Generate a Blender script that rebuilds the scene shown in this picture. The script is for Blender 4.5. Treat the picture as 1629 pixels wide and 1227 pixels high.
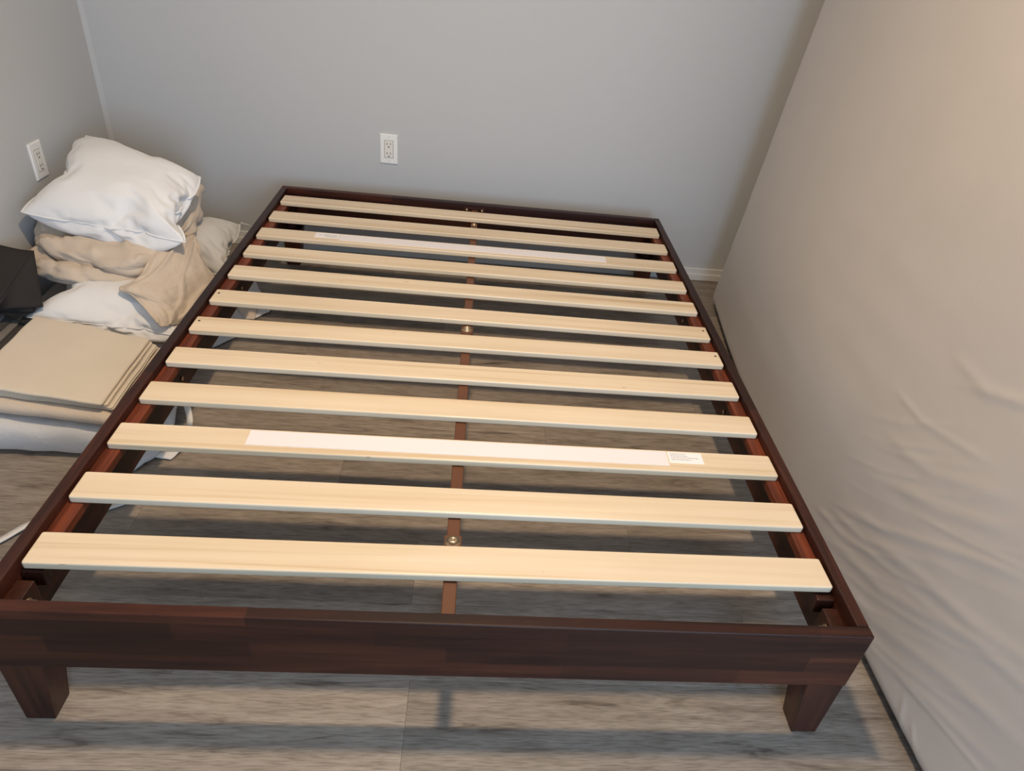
import bpy, bmesh, math, random
from mathutils import Vector, Matrix, noise
random.seed(7)
scene = bpy.context.scene
COL = scene.collection
for o in list(bpy.data.objects):
    bpy.data.objects.remove(o)

# ---------------------------------------------------------------- camera
cam_data = bpy.data.cameras.new('camera')
cam_data.sensor_fit = 'HORIZONTAL'
cam_data.sensor_width = 36.0
cam_data.lens = 36.0 * 1116.7435 / 1629.0
cam_data.shift_x = -31.68 / 1629.0
cam_data.shift_y = 29.32 / 1629.0
cam_data.clip_start = 0.02
cam = bpy.data.objects.new('camera', cam_data)
COL.objects.link(cam)
cam.location = (0.0066, -0.8513, 1.3041)
cam.rotation_euler = (0.9544, -0.1051, -0.0422)
scene.camera = cam

# ---------------------------------------------------------------- world, daylight, exposure
world = bpy.data.worlds.new('world')
scene.world = world
world.use_nodes = True
world.node_tree.nodes['Background'].inputs[0].default_value = (0.62, 0.78, 1.0, 1)
world.node_tree.nodes['Background'].inputs[1].default_value = 1.0

# daylight entering through the window behind the photographer
WIN = (0.05, 1.40, 0.20, 1.85)      # x0, x1, z0, z1
NEAR_Y = -2.35
day = bpy.data.lights.new('window_daylight', 'AREA')
day.shape = 'RECTANGLE'
day.size = WIN[1] - WIN[0]
day.size_y = WIN[3] - WIN[2]
day.energy = 64
day.color = (0.50, 0.72, 1.0)
day_o = bpy.data.objects.new('window_daylight', day)
COL.objects.link(day_o)
day_o.location = ((WIN[0] + WIN[1]) / 2, NEAR_Y - 0.02, (WIN[2] + WIN[3]) / 2)
day_o.rotation_euler = (math.radians(90), 0, 0)

LAMP = Vector((-0.03, 0.25, 2.42))
LAMP_POWER = 40
LAMP_COLOR = (1.0, 0.755, 0.49)

vs = scene.view_settings
vs.view_transform = 'Standard'
vs.look = 'None'
vs.gamma = 1.0
vs.use_curve_mapping = False
vs.exposure = 0.0

# ---------------------------------------------------------------- material helpers
def new_mat(name):
    m = bpy.data.materials.new(name)
    m.use_nodes = True
    nt = m.node_tree
    b = nt.nodes['Principled BSDF']
    return m, nt, b

def node(nt, t, **kw):
    n = nt.nodes.new(t)
    for k, v in kw.items():
        if k.startswith('i_'):
            n.inputs[k[2:].replace('_', ' ')].default_value = v
        else:
            setattr(n, k, v)
    return n

def ramp(nt, stops):
    r = nt.nodes.new('ShaderNodeValToRGB')
    el = r.color_ramp.elements
    while len(el) < len(stops):
        el.new(0.5)
    for e, (p, c) in zip(el, stops):
        e.position = p
        e.color = (c[0], c[1], c[2], 1)
    return r

def plain(name, col, rough=0.5, metal=0.0, bump=0.0, bscale=200.0, var=0.0, spec=0.5, sheen=0.0):
    m, nt, b = new_mat(name)
    b.inputs['Base Color'].default_value = (*col, 1)
    b.inputs['Roughness'].default_value = rough
    b.inputs['Metallic'].default_value = metal
    b.inputs['Specular IOR Level'].default_value = spec
    if sheen:
        b.inputs['Sheen Weight'].default_value = sheen
    tc = node(nt, 'ShaderNodeTexCoord')
    if var:
        n = node(nt, 'ShaderNodeTexNoise', i_Scale=3.0, i_Detail=4.0)
        nt.links.new(tc.outputs['Object'], n.inputs['Vector'])
        r = ramp(nt, [(0.3, [c * (1 - var) for c in col]), (0.7, [min(1, c * (1 + var)) for c in col])])
        nt.links.new(n.outputs['Fac'], r.inputs['Fac'])
        nt.links.new(r.outputs['Color'], b.inputs['Base Color'])
    if bump:
        n2 = node(nt, 'ShaderNodeTexNoise', i_Scale=bscale, i_Detail=3.0)
        nt.links.new(tc.outputs['Object'], n2.inputs['Vector'])
        bp = node(nt, 'ShaderNodeBump', i_Strength=bump, i_Distance=0.002)
        nt.links.new(n2.outputs['Fac'], bp.inputs['Height'])
        nt.links.new(bp.outputs['Normal'], b.inputs['Normal'])
    return m

def grain_coords(nt, axis, stretch, across, jitter=True):
    """object coordinates stretched along the grain, shifted per object"""
    tc = node(nt, 'ShaderNodeTexCoord')
    mp = node(nt, 'ShaderNodeMapping')
    s = [across, across, across]
    s[axis] = stretch
    mp.inputs['Scale'].default_value = s
    nt.links.new(tc.outputs['Object'], mp.inputs['Vector'])
    if jitter:
        oi = node(nt, 'ShaderNodeObjectInfo')
        mul = node(nt, 'ShaderNodeMath', operation='MULTIPLY')
        mul.inputs[1].default_value = 37.0
        nt.links.new(oi.outputs['Random'], mul.inputs[0])
        cb = node(nt, 'ShaderNodeCombineXYZ')
        for k in range(3):
            nt.links.new(mul.outputs[0], cb.inputs[k])
        nt.links.new(cb.outputs[0], mp.inputs['Location'])
        return mp, oi
    return mp, None

def floor_material():
    m, nt, b = new_mat('grey_oak_plank')
    mp, oi = grain_coords(nt, 0, 5.0, 38.0)
    n1 = node(nt, 'ShaderNodeTexNoise', i_Scale=1.0, i_Detail=7.0, i_Roughness=0.62, i_Distortion=1.1)
    nt.links.new(mp.outputs[0], n1.inputs['Vector'])
    r1 = ramp(nt, [(0.27, (0.10, 0.078, 0.062)), (0.40, (0.235, 0.198, 0.163)), (0.55, (0.29, 0.249, 0.208)), (0.75, (0.345, 0.30, 0.256))])
    nt.links.new(n1.outputs['Fac'], r1.inputs['Fac'])
    # fine pores
    mp2, _ = grain_coords(nt, 0, 26.0, 330.0)
    n2 = node(nt, 'ShaderNodeTexNoise', i_Scale=1.0, i_Detail=3.0)
    nt.links.new(mp2.outputs[0], n2.inputs['Vector'])
    r2 = ramp(nt, [(0.34, (0.62, 0.60, 0.58)), (0.55, (1.04, 1.04, 1.04))])
    nt.links.new(n2.outputs['Fac'], r2.inputs['Fac'])
    mx = node(nt, 'ShaderNodeMix', data_type='RGBA', blend_type='MULTIPLY')
    mx.inputs[0].default_value = 0.75
    nt.links.new(r1.outputs[0], mx.inputs[6])
    nt.links.new(r2.outputs[0], mx.inputs[7])
    # per-plank tone
    r3 = ramp(nt, [(0.0, (0.80, 0.79, 0.78)), (1.0, (1.14, 1.12, 1.10))])
    nt.links.new(oi.outputs['Random'], r3.inputs['Fac'])
    mx2 = node(nt, 'ShaderNodeMix', data_type='RGBA', blend_type='MULTIPLY')
    mx2.inputs[0].default_value = 1.0
    nt.links.new(mx.outputs[2], mx2.inputs[6])
    nt.links.new(r3.outputs[0], mx2.inputs[7])
    nt.links.new(mx2.outputs[2], b.inputs['Base Color'])
    b.inputs['Roughness'].default_value = 0.52
    b.inputs['Specular IOR Level'].default_value = 0.35
    bp = node(nt, 'ShaderNodeBump', i_Strength=0.25, i_Distance=0.001)
    nt.links.new(n2.outputs['Fac'], bp.inputs['Height'])
    nt.links.new(bp.outputs['Normal'], b.inputs['Normal'])
    return m

def pine_material():
    m, nt, b = new_mat('pale_pine')
    mp, oi = grain_coords(nt, 0, 0.7, 42.0)
    n1 = node(nt, 'ShaderNodeTexNoise', i_Scale=1.0, i_Detail=4.0, i_Roughness=0.55, i_Distortion=0.6)
    nt.links.new(mp.outputs[0], n1.inputs['Vector'])
    r1 = ramp(nt, [(0.28, (0.60, 0.43, 0.25)), (0.42, (0.735, 0.585, 0.405)), (0.60, (0.775, 0.635, 0.46)), (0.8, (0.80, 0.67, 0.51))])
    nt.links.new(n1.outputs['Fac'], r1.inputs['Fac'])
    mp2, _ = grain_coords(nt, 0, 2.2, 9.0)
    n2 = node(nt, 'ShaderNodeTexNoise', i_Scale=1.0, i_Detail=2.0)
    nt.links.new(mp2.outputs[0], n2.inputs['Vector'])
    r2 = ramp(nt, [(0.3, (0.93, 0.92, 0.89)), (0.7, (1.03, 1.03, 1.03))])
    nt.links.new(n2.outputs['Fac'], r2.inputs['Fac'])
    mx = node(nt, 'ShaderNodeMix', data_type='RGBA', blend_type='MULTIPLY')
    mx.inputs[0].default_value = 1.0
    nt.links.new(r1.outputs[0], mx.inputs[6])
    nt.links.new(r2.outputs[0], mx.inputs[7])
    # scattered small dark pin knots and pitch streaks
    mp3, _ = grain_coords(nt, 0, 22.0, 120.0)
    n3 = node(nt, 'ShaderNodeTexNoise', i_Scale=1.0, i_Detail=1.0)
    nt.links.new(mp3.outputs[0], n3.inputs['Vector'])
    r3 = ramp(nt, [(0.80, (1, 1, 1)), (0.83, (0.45, 0.36, 0.28))])
    nt.links.new(n3.outputs['Fac'], r3.inputs['Fac'])
    mx3 = node(nt, 'ShaderNodeMix', data_type='RGBA', blend_type='MULTIPLY')
    mx3.inputs[0].default_value = 1.0
    nt.links.new(mx.outputs[2], mx3.inputs[6])
    nt.links.new(r3.outputs[0], mx3.inputs[7])
    nt.links.new(mx3.outputs[2], b.inputs['Base Color'])
    b.inputs['Roughness'].default_value = 0.38
    b.inputs['Specular IOR Level'].default_value = 0.5
    b.inputs['Coat Weight'].default_value = 0.25
    b.inputs['Coat Roughness'].default_value = 0.25
    return m

def mahogany_material(name, axis, tint=1.0, blocks=True, red=1.0):
    """dark red-brown stained wood glued up from short staves"""
    m, nt, b = new_mat(name)
    stretch = [0, 0, 0]
    mp, oi = grain_coords(nt, axis, 2.2, 34.0, jitter=False)
    n1 = node(nt, 'ShaderNodeTexNoise', i_Scale=1.0, i_Detail=6.0, i_Roughness=0.6, i_Distortion=0.8)
    nt.links.new(mp.outputs[0], n1.inputs['Vector'])
    t = tint
    g_, b_ = tint * 0.95 / red, tint * 0.85 / red ** 2
    r1 = ramp(nt, [(0.28, (0.013 * t, 0.0050 * g_, 0.0040 * b_)), (0.5, (0.041 * t, 0.0130 * g_, 0.0080 * b_)), (0.75, (0.074 * t, 0.024 * g_, 0.0135 * b_))])
    nt.links.new(n1.outputs['Fac'], r1.inputs['Fac'])
    out = r1.outputs[0]
    if blocks:
        tc = node(nt, 'ShaderNodeTexCoord')
        sep = node(nt, 'ShaderNodeSeparateXYZ')
        nt.links.new(tc.outputs['Object'], sep.inputs[0])
        cb = node(nt, 'ShaderNodeCombineXYZ')
        add = node(nt, 'ShaderNodeMath', operation='ADD')
        other = {0: (1, 2), 1: (0, 2), 2: (0, 1)}[axis]
        nt.links.new(sep.outputs[axis], cb.inputs[0])
        nt.links.new(sep.outputs[other[0]], add.inputs[0])
        nt.links.new(sep.outputs[other[1]], add.inputs[1])
        nt.links.new(add.outputs[0], cb.inputs[1])
        br = node(nt, 'ShaderNodeTexBrick')
        br.offset = 0.37
        br.inputs['Scale'].default_value = 1.0
        br.inputs['Mortar Size'].default_value = 0.0
        br.inputs['Brick Width'].default_value = 0.33
        br.inputs['Row Height'].default_value = 0.043
        br.inputs['Color1'].default_value = (0.50, 0.52, 0.58, 1)
        br.inputs['Color2'].default_value = (1.35, 1.22, 1.15, 1)
        nt.links.new(cb.outputs[0], br.inputs['Vector'])
        mx = node(nt, 'ShaderNodeMix', data_type='RGBA', blend_type='MULTIPLY')
        mx.inputs[0].default_value = 1.0
        nt.links.new(out, mx.inputs[6])
        nt.links.new(br.outputs['Color'], mx.inputs[7])
        out = mx.outputs[2]
    nt.links.new(out, b.inputs['Base Color'])
    b.inputs['Roughness'].default_value = 0.40
    b.inputs['Specular IOR Level'].default_value = 0.32
    bp = node(nt, 'ShaderNodeBump', i_Strength=0.12, i_Distance=0.001)
    nt.links.new(n1.outputs['Fac'], bp.inputs['Height'])
    nt.links.new(bp.outputs['Normal'], b.inputs['Normal'])
    return m

def fabric(name, col, rough=0.9, weave=900.0, var=0.05, crease=0.0, sheen=0.15):
    m, nt, b = new_mat(name)
    tc = node(nt, 'ShaderNodeTexCoord')
    n = node(nt, 'ShaderNodeTexNoise', i_Scale=7.0, i_Detail=5.0)
    nt.links.new(tc.outputs['Object'], n.inputs['Vector'])
    r = ramp(nt, [(0.3, [c * (1 - var) for c in col]), (0.7, [min(1, c * (1 + var)) for c in col])])
    nt.links.new(n.outputs['Fac'], r.inputs['Fac'])
    nt.links.new(r.outputs[0], b.inputs['Base Color'])
    b.inputs['Roughness'].default_value = rough
    b.inputs['Specular IOR Level'].default_value = 0.2
    b.inputs['Sheen Weight'].default_value = sheen
    w = node(nt, 'ShaderNodeTexNoise', i_Scale=weave, i_Detail=1.0)
    nt.links.new(tc.outputs['Object'], w.inputs['Vector'])
    bp = node(nt, 'ShaderNodeBump', i_Strength=0.15, i_Distance=0.0006)
    nt.links.new(w.outputs['Fac'], bp.inputs['Height'])
    last = bp
    if crease:
        c = node(nt, 'ShaderNodeTexNoise', i_Scale=22.0, i_Detail=5.0, i_Roughness=0.6, i_Distortion=1.4)
        nt.links.new(tc.outputs['Object'], c.inputs['Vector'])
        bp2 = node(nt, 'ShaderNodeBump', i_Strength=crease, i_Distance=0.006)
        nt.links.new(c.outputs['Fac'], bp2.inputs['Height'])
        nt.links.new(bp.outputs['Normal'], bp2.inputs['Normal'])
        last = bp2
    nt.links.new(last.outputs['Normal'], b.inputs['Normal'])
    return m

M = {}
M['wall'] = plain('grey_wall_paint', (0.50, 0.50, 0.495), 0.75, bump=0.10, bscale=260, spec=0.25)
M['ceiling'] = plain('white_ceiling_paint', (0.74, 0.74, 0.73), 0.85)
M['trim'] = plain('white_gloss_trim', (0.66, 0.65, 0.62), 0.4)
M['floor'] = floor_material()
M['subfloor'] = plain('subfloor', (0.05, 0.045, 0.04), 0.9)
M['pine'] = pine_material()
M['rail_x'] = mahogany_material('stained_rail_across', 0)
M['rail_y'] = mahogany_material('stained_rail_along', 1)
M['leg'] = mahogany_material('stained_leg', 2, blocks=False)
M['ledge'] = mahogany_material('stained_cleat', 1, tint=3.5, blocks=False, red=1.3)
M['beam'] = plain('brown_painted_steel', (0.125, 0.046, 0.019), 0.45, var=0.06)
M['brass'] = plain('zinc_brass', (0.62, 0.46, 0.30), 0.32, metal=1.0)
M['dark'] = plain('dark_hole', (0.01, 0.008, 0.006), 0.9)
M['paper'] = plain('white_strip', (0.80, 0.76, 0.76), 0.6)
M['label'] = plain('white_label', (0.88, 0.86, 0.85), 0.5)
M['ink'] = plain('grey_ink', (0.28, 0.28, 0.29), 0.7)
M['plastic'] = plain('white_plastic', (0.80, 0.79, 0.76), 0.35)
M['ivory'] = plain('ivory_plastic', (0.74, 0.71, 0.64), 0.35)
M['mattress'] = fabric('tan_wrapped_cover', (0.475, 0.445, 0.425), rough=0.48, weave=700, var=0.015, sheen=0.1)
M['black'] = plain('matte_black', (0.012, 0.012, 0.013), 0.85)
M['pillow'] = fabric('white_pillow_cotton', (0.80, 0.79, 0.78), var=0.02, crease=0.12)
M['greypillow'] = fabric('off_white_pillow_cotton', (0.66, 0.63, 0.59), var=0.04, crease=0.25)
M['beige'] = fabric('beige_sheet_cotton', (0.62, 0.515, 0.41), var=0.05, crease=0.45)
M['cream'] = fabric('cream_sheet_cotton', (0.68, 0.585, 0.465), var=0.03, crease=0.16)
M['bag'] = fabric('white_bag_fabric', (0.60, 0.585, 0.57), var=0.04, crease=0.4)
M['charcoal'] = fabric('charcoal_cloth', (0.032, 0.027, 0.026), var=0.1, crease=0.15, sheen=0.0)
M['strap'] = fabric('white_webbing', (0.70, 0.68, 0.65), var=0.04)
M['glass'] = plain('lamp_glass', (0.9, 0.9, 0.88), 0.3)

# ---------------------------------------------------------------- object helpers
def link(name, me, mat=None, parent=None, smooth=False):
    o = bpy.data.objects.new(name, me)
    COL.objects.link(o)
    if mat is not None and not me.materials:
        me.materials.append(mat)
    if parent is not None:
        o.parent = parent
    if smooth:
        for p in me.polygons:
            p.use_smooth = True
    return o

def from_bm(name, bm, mat, parent=None, smooth=False):
    me = bpy.data.meshes.new(name)
    bmesh.ops.recalc_face_normals(bm, faces=bm.faces)
    bm.to_mesh(me)
    bm.free()
    return link(name, me, mat, parent, smooth)

def tag(o, label, cat, group=None):
    o['label'] = label
    o['category'] = cat
    if group:
        o['group'] = group
    return o

def structure(o):
    o['kind'] = 'structure'
    return o

def thing(name, label, cat, loc=(0, 0, 0), group=None):
    o = bpy.data.objects.new(name, None)
    COL.objects.link(o)
    o.location = loc
    o.empty_display_size = 0.05
    return tag(o, label, cat, group)

def box_bm(x0, x1, y0, y1, z0, z1, bev=0.0, seg=2):
    bm = bmesh.new()
    bmesh.ops.create_cube(bm, size=1.0)
    for v in bm.verts:
        v.co = Vector(((x0 + x1) / 2 + v.co.x * (x1 - x0), (y0 + y1) / 2 + v.co.y * (y1 - y0), (z0 + z1) / 2 + v.co.z * (z1 - z0)))
    if bev:
        bmesh.ops.bevel(bm, geom=list(bm.edges), offset=bev, segments=seg, affect='EDGES', profile=0.5)
    return bm

def box(name, x0, x1, y0, y1, z0, z1, mat, parent=None, bev=0.0, seg=2):
    return from_bm(name, box_bm(x0, x1, y0, y1, z0, z1, bev, seg), mat, parent)

def local(parent, o):
    """keep world placement when the parent Empty stands elsewhere"""
    o.matrix_parent_inverse = Matrix.Translation(parent.location).inverted()
    return o

def lathe_bm(profile, seg=20, axis='z', at=(0, 0, 0)):
    bm = bmesh.new()
    rings = []
    for r, h in profile:
        ring = []
        for k in range(seg):
            a = 2 * math.pi * k / seg
            x, y = r * math.cos(a), r * math.sin(a)
            p = {'z': (x, y, h), 'y': (x, h, y), 'x': (h, x, y)}[axis]
            ring.append(bm.verts.new((p[0] + at[0], p[1] + at[1], p[2] + at[2])))
        rings.append(ring)
    for a, b in zip(rings, rings[1:]):
        for k in range(seg):
            bm.faces.new((a[k], a[(k + 1) % seg], b[(k + 1) % seg], b[k]))
    bm.faces.new(rings[0])
    bm.faces.new(rings[-1])
    return bm

def band_bm(pts, width_dir, width, thick):
    """a flat strap swept along pts"""
    bm = bmesh.new()
    w = Vector(width_dir).normalized()
    rings = []
    for i, p in enumerate(pts):
        p = Vector(p)
        t = (Vector(pts[min(i + 1, len(pts) - 1)]) - Vector(pts[max(i - 1, 0)])).normalized()
        ww = (w - t * w.dot(t)).normalized()
        n = t.cross(ww)
        rings.append([bm.verts.new(p + ww * a * width / 2 + n * b * thick / 2) for a, b in ((-1, -1), (1, -1), (1, 1), (-1, 1))])
    for a, b in zip(rings, rings[1:]):
        for k in range(4):
            bm.faces.new((a[k], a[(k + 1) % 4], b[(k + 1) % 4], b[k]))
    bm.faces.new(rings[0])
    bm.faces.new(rings[-1])
    return bm

def spline(pts, n):
    """Catmull-Rom through pts"""
    pts = [Vector(p) for p in pts]
    out = []
    m = len(pts) - 1
    for i in range(n + 1):
        s = i / n * m
        k = min(int(s), m - 1)
        t = s - k
        p0, p1, p2, p3 = pts[max(k - 1, 0)], pts[k], pts[k + 1], pts[min(k + 2, m)]
        out.append(0.5 * ((2 * p1) + (p2 - p0) * t + (2 * p0 - 5 * p1 + 4 * p2 - p3) * t * t + (3 * p1 - p0 - 3 * p2 + p3) * t ** 3))
    return out

def fbm(p, s, o=3):
    v, a = 0.0, 1.0
    for _ in range(o):
        v += a * noise.noise(p * s)
        s *= 2.0
        a *= 0.5
    return v

# ---------------------------------------------------------------- the room
XL, XR, YB, ZC = -1.44, 1.50, 2.06, 2.46
T = 0.1
structure(box('wall_back', XL - T, XR + T, YB, YB + T, 0, ZC, M['wall']))
structure(box('wall_left', XL - T, XL, NEAR_Y, YB, 0, ZC, M['wall']))
structure(box('wall_right', XR, XR + T, NEAR_Y, YB, 0, ZC, M['wall']))
structure(box('ceiling', XL - T, XR + T, NEAR_Y - T, YB + T, ZC, ZC + T, M['ceiling']))
# near wall with the window opening
bm = bmesh.new()
for (a, b, c, d) in ((XL - T, WIN[0], 0, ZC), (WIN[1], XR + T, 0, ZC), (WIN[0], WIN[1], 0, WIN[2]), (WIN[0], WIN[1], WIN[3], ZC)):
    t = box_bm(a, b, NEAR_Y - T, NEAR_Y, c, d)
    me = bpy.data.meshes.new('tmp'); t.to_mesh(me); t.free(); bm.from_mesh(me); bpy.data.meshes.remove(me)
structure(from_bm('wall_near', bm, M['wall']))
win = bpy.data.objects.new('window_1', None); COL.objects.link(win)
win.location = ((WIN[0] + WIN[1]) / 2, NEAR_Y, WIN[2]); structure(win)
for nm, q in (('window_frame', (WIN[0] - .06, WIN[0], WIN[2] - .06, WIN[3] + .06)), ('window_frame', (WIN[1], WIN[1] + .06, WIN[2] - .06, WIN[3] + .06)),
              ('window_frame', (WIN[0], WIN[1], WIN[3], WIN[3] + .06)), ('window_sill', (WIN[0], WIN[1], WIN[2] - .06, WIN[2]))):
    local(win, box(nm, q[0], q[1], NEAR_Y, NEAR_Y + 0.02, q[2], q[3], M['trim'], win, 0.003))

# floor: boards laid across the room, each its own piece
fl = structure(box('floor', XL - T, XR + T, NEAR_Y - T, YB + T, -0.06, -0.012, M['subfloor']))
PW, PL = 0.19, 1.22
plank_cache = {}
def plank(x0, x1, y0, y1):
    key = (round(x1 - x0, 4), round(y1 - y0, 4))
    if key not in plank_cache:
        w, h = key
        bm = bmesh.new()
        g = 0.0001
        c = 0.0006
        lo = [bm.verts.new((a, b, -0.012)) for a, b in ((g, g), (w - g, g), (w - g, h - g), (g, h - g))]
        mi = [bm.verts.new((a, b, -c)) for a, b in ((g, g), (w - g, g), (w - g, h - g), (g, h - g))]
        hi = [bm.verts.new((a, b, 0)) for a, b in ((g + c, g + c), (w - g - c, g + c), (w - g - c, h - g - c), (g + c, h - g - c))]
        bm.faces.new(hi)
        for A, B in ((lo, mi), (mi, hi)):
            for k in range(4):
                bm.faces.new((A[k], A[(k + 1) % 4], B[(k + 1) % 4], B[k]))
        me = bpy.data.meshes.new('plank')
        bmesh.ops.recalc_face_normals(bm, faces=bm.faces)
        bm.to_mesh(me); bm.free()
        me.materials.append(M['floor'])
        plank_cache[key] = me
    o = bpy.data.objects.new('plank', plank_cache[key])
    COL.objects.link(o)
    o.location = (x0, y0, 0)
    o.parent = fl
row = 0
y = 0.375 - PW * 15
offs = [0.31, 0.74, 0.11, 0.55, 0.92, 0.39]
while y < YB:
    ya, yb = max(y, NEAR_Y), min(y + PW, YB)
    if yb - ya > 0.01:
        k = row - 12                       # row whose joint shows in front of the bed
        st = (-0.07 if k == 0 else -0.45 if k == 6 else XL + PL * offs[row % 6])
        while st > XL: st -= PL
        x = st
        while x < XR:
            a, b = max(x, XL), min(x + PL, XR)
            if b - a > 0.02: plank(a, b, ya, yb)
            x += PL
    y += PW
    row += 1

# skirting: square base with a flat shoe moulding in front of it
def skirting(name, horizontal, a, b, c, sgn):
    root = bpy.data.objects.new(name, None); COL.objects.link(root); structure(root)
    root.location = ((a + b) / 2, c, 0) if horizontal else (c, (a + b) / 2, 0)
    for nm, d0, d1, z1, bv in (('base_board', 0.0, 0.009, 0.056, 0.003), ('shoe_moulding', 0.0075, 0.0145, 0.030, 0.002)):
        p, q = sorted((c + sgn * d0, c + sgn * d1))
        o = box(nm, a, b, p, q, 0, z1, M['trim'], root, bv) if horizontal else box(nm, p, q, a, b, 0, z1, M['trim'], root, bv)
        local(root, o)
skirting('baseboard_back', True, XL + 0.015, XR, YB, -1)
skirting('baseboard_left', False, NEAR_Y, YB - 0.015, XL, 1)
# softened inside corner between the left and back walls
bm = bmesh.new()
c = 0.022
tri = [(XL - 0.002, YB + 0.002), (XL - 0.002, YB - c * 0.3), (XL + c, YB + 0.002)]
lo = [bm.verts.new((*t, 0.0)) for t in tri]; hi = [bm.verts.new((*t, ZC)) for t in tri]
bm.faces.new(lo); bm.faces.new(hi)
for k in range(3): bm.faces.new((lo[k], lo[(k + 1) % 3], hi[(k + 1) % 3], hi[k]))
structure(from_bm('trim_1', bm, M['wall']))

# ceiling lamp that throws the slat shadows
lamp = thing('ceiling_light', 'round flush ceiling light with frosted glass above the bed', 'lamp', (LAMP.x, LAMP.y, ZC))
local(lamp, from_bm('lamp_rim', lathe_bm([(0.075, ZC), (0.085, ZC), (0.085, ZC - 0.030), (0.070, ZC - 0.034), (0.066, ZC - 0.028)], 36, 'z', (LAMP.x, LAMP.y, 0)), M['plastic'], lamp, True))
m, nt, b = new_mat('glowing_diffuser')
b.inputs['Base Color'].default_value = (0.9, 0.88, 0.84, 1)
b.inputs['Emission Color'].default_value = (*LAMP_COLOR, 1)
b.inputs['Emission Strength'].default_value = 6.0
local(lamp, from_bm('lamp_diffuser', lathe_bm([(0.066, ZC - 0.026), (0.060, ZC - 0.034), (0.01, ZC - 0.037)], 36, 'z', (LAMP.x, LAMP.y, 0)), m, lamp, True))
ld = bpy.data.lights.new('lamp_bulb', 'AREA')
ld.shape = 'DISK'
ld.size = 0.15
ld.energy = LAMP_POWER
ld.color = LAMP_COLOR
lo_ = bpy.data.objects.new('lamp_bulb', ld); COL.objects.link(lo_)
lo_.location = (LAMP.x, LAMP.y, ZC - 0.040)

# ---------------------------------------------------------------- the bed frame
HW = 0.7578
Y0, Y1 = -0.1038, 1.9323
ZT, ZB = 0.3126, 0.163
RT = 0.023
ZS = 0.3078          # slat top
ST = 0.016           # slat thickness
bed = thing('bed_frame', 'dark mahogany stained wooden platform bed frame with pale pine slats', 'bed', (0, (Y0 + Y1) / 2, 0))
def bpart(o): return local(bed, o)

def centered(name, x0, x1, y0, y1, z0, z1, mat, parent, bev):
    """box whose origin is its own centre"""
    c = Vector(((x0 + x1) / 2, (y0 + y1) / 2, (z0 + z1) / 2))
    o = box(name, x0 - c.x, x1 - c.x, y0 - c.y, y1 - c.y, z0 - c.z, z1 - c.z, mat, parent, bev)
    o.location = c
    return o

foot = bpart(centered('foot_rail', -HW, HW, Y0, Y0 + RT, ZB, ZT, M['rail_x'], bed, 0.0025))
head = bpart(centered('head_rail', -HW, HW, Y1 - RT, Y1, ZB, ZT, M['rail_x'], bed, 0.0025))
for s in (-1, 1):
    a, b2 = sorted((s * HW, s * (HW - RT)))
    r = bpart(centered('side_rail', a, b2, Y0 + RT, Y1 - RT, ZB, ZT, M['rail_y'], bed, 0.0025))
    p, q = sorted((s * (HW - RT), s * (HW - RT - 0.031)))
    led = centered('ledge', p, q, Y0 + RT + 0.105, Y1 - RT - 0.06, ZS - ST - 0.020, ZS - ST, M['ledge'], r, 0.002)
    led.location = led.location - r.location
    # small steel bolts on the inner face under the ledge
    for yy in (0.33, 0.72, 1.25):
        bb = from_bm('bolt', lathe_bm([(0.004, 0), (0.006, 0.001), (0.006, 0.004), (0.003, 0.005)], 10, 'x'), M['brass'], r, True)
        bb.location = (s * (-0.0115), yy - r.location.y, 0.205 - r.location.z)
        bb.scale = (-s, 1, 1)

def leg_bm(sx, sy):
    """square leg, outer faces plumb, inner faces tapering to the foot"""
    bm = bmesh.new()
    top, bot = 0.072, 0.052
    ox, oy = sx * (HW - 0.0015), (Y0 + 0.0015 if sy < 0 else Y1 - 0.0015)
    rings = []
    for z, w in ((0.0, bot - 0.002), (0.002, bot), (ZB, top)):
        e = 0.001 if z == 0 else 0
        rings.append([bm.verts.new((ox - sx * (e + a * w), oy - sy * (e + b_ * w), z)) for a, b_ in ((0, 0), (1, 0), (1, 1), (0, 1))])
    for A, B in zip(rings, rings[1:]):
        for k in range(4):
            bm.faces.new((A[k], A[(k + 1) % 4], B[(k + 1) % 4], B[k]))
    bm.faces.new(rings[0]); bm.faces.new(rings[-1])
    ed = [e for e in bm.edges if abs(e.verts[0].co.z - e.verts[1].co.z) > 0.1]
    bmesh.ops.bevel(bm, geom=ed, offset=0.002, segments=2, affect='EDGES', profile=0.5)
    return bm
for sx in (-1, 1):
    for sy in (-1, 1):
        bpart(from_bm('leg', leg_bm(sx, sy), M['leg'], bed))
        # corner block inside the rails with a bolt through it
        xa, xb = sorted((sx * (HW - RT), sx * (HW - RT - 0.030)))
        ya = (Y0 + RT, -0.016) if sy < 0 else (Y1 - RT - 0.05, Y1 - RT)
        blk = bpart(centered('corner_block', xa, xb, ya[0], ya[1], ZB + 0.005, 0.281, M['leg'], bed, 0.002))
        xc = sx * (HW - RT - 0.030)
        bo = bpart(from_bm('corner_bolt', lathe_bm([(0.009, 0), (0.009, 0.002), (0.0055, 0.002), (0.0055, 0.012), (0.003, 0.013)], 12, 'x'), M['brass'], bed, True))
        bo.location = (xc, (ya[0] + ya[1]) / 2 , 0.262)
        bo.scale = (-sx, 1, 1)
    # notched end stop of the ledge
    xa, xb = sorted((sx * (HW - RT), sx * (HW - RT - 0.036)))
    bpart(centered('ledge_stop', xa, xb, -0.003, 0.017, 0.25, 0.287, M['leg'], bed, 0.003))

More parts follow.
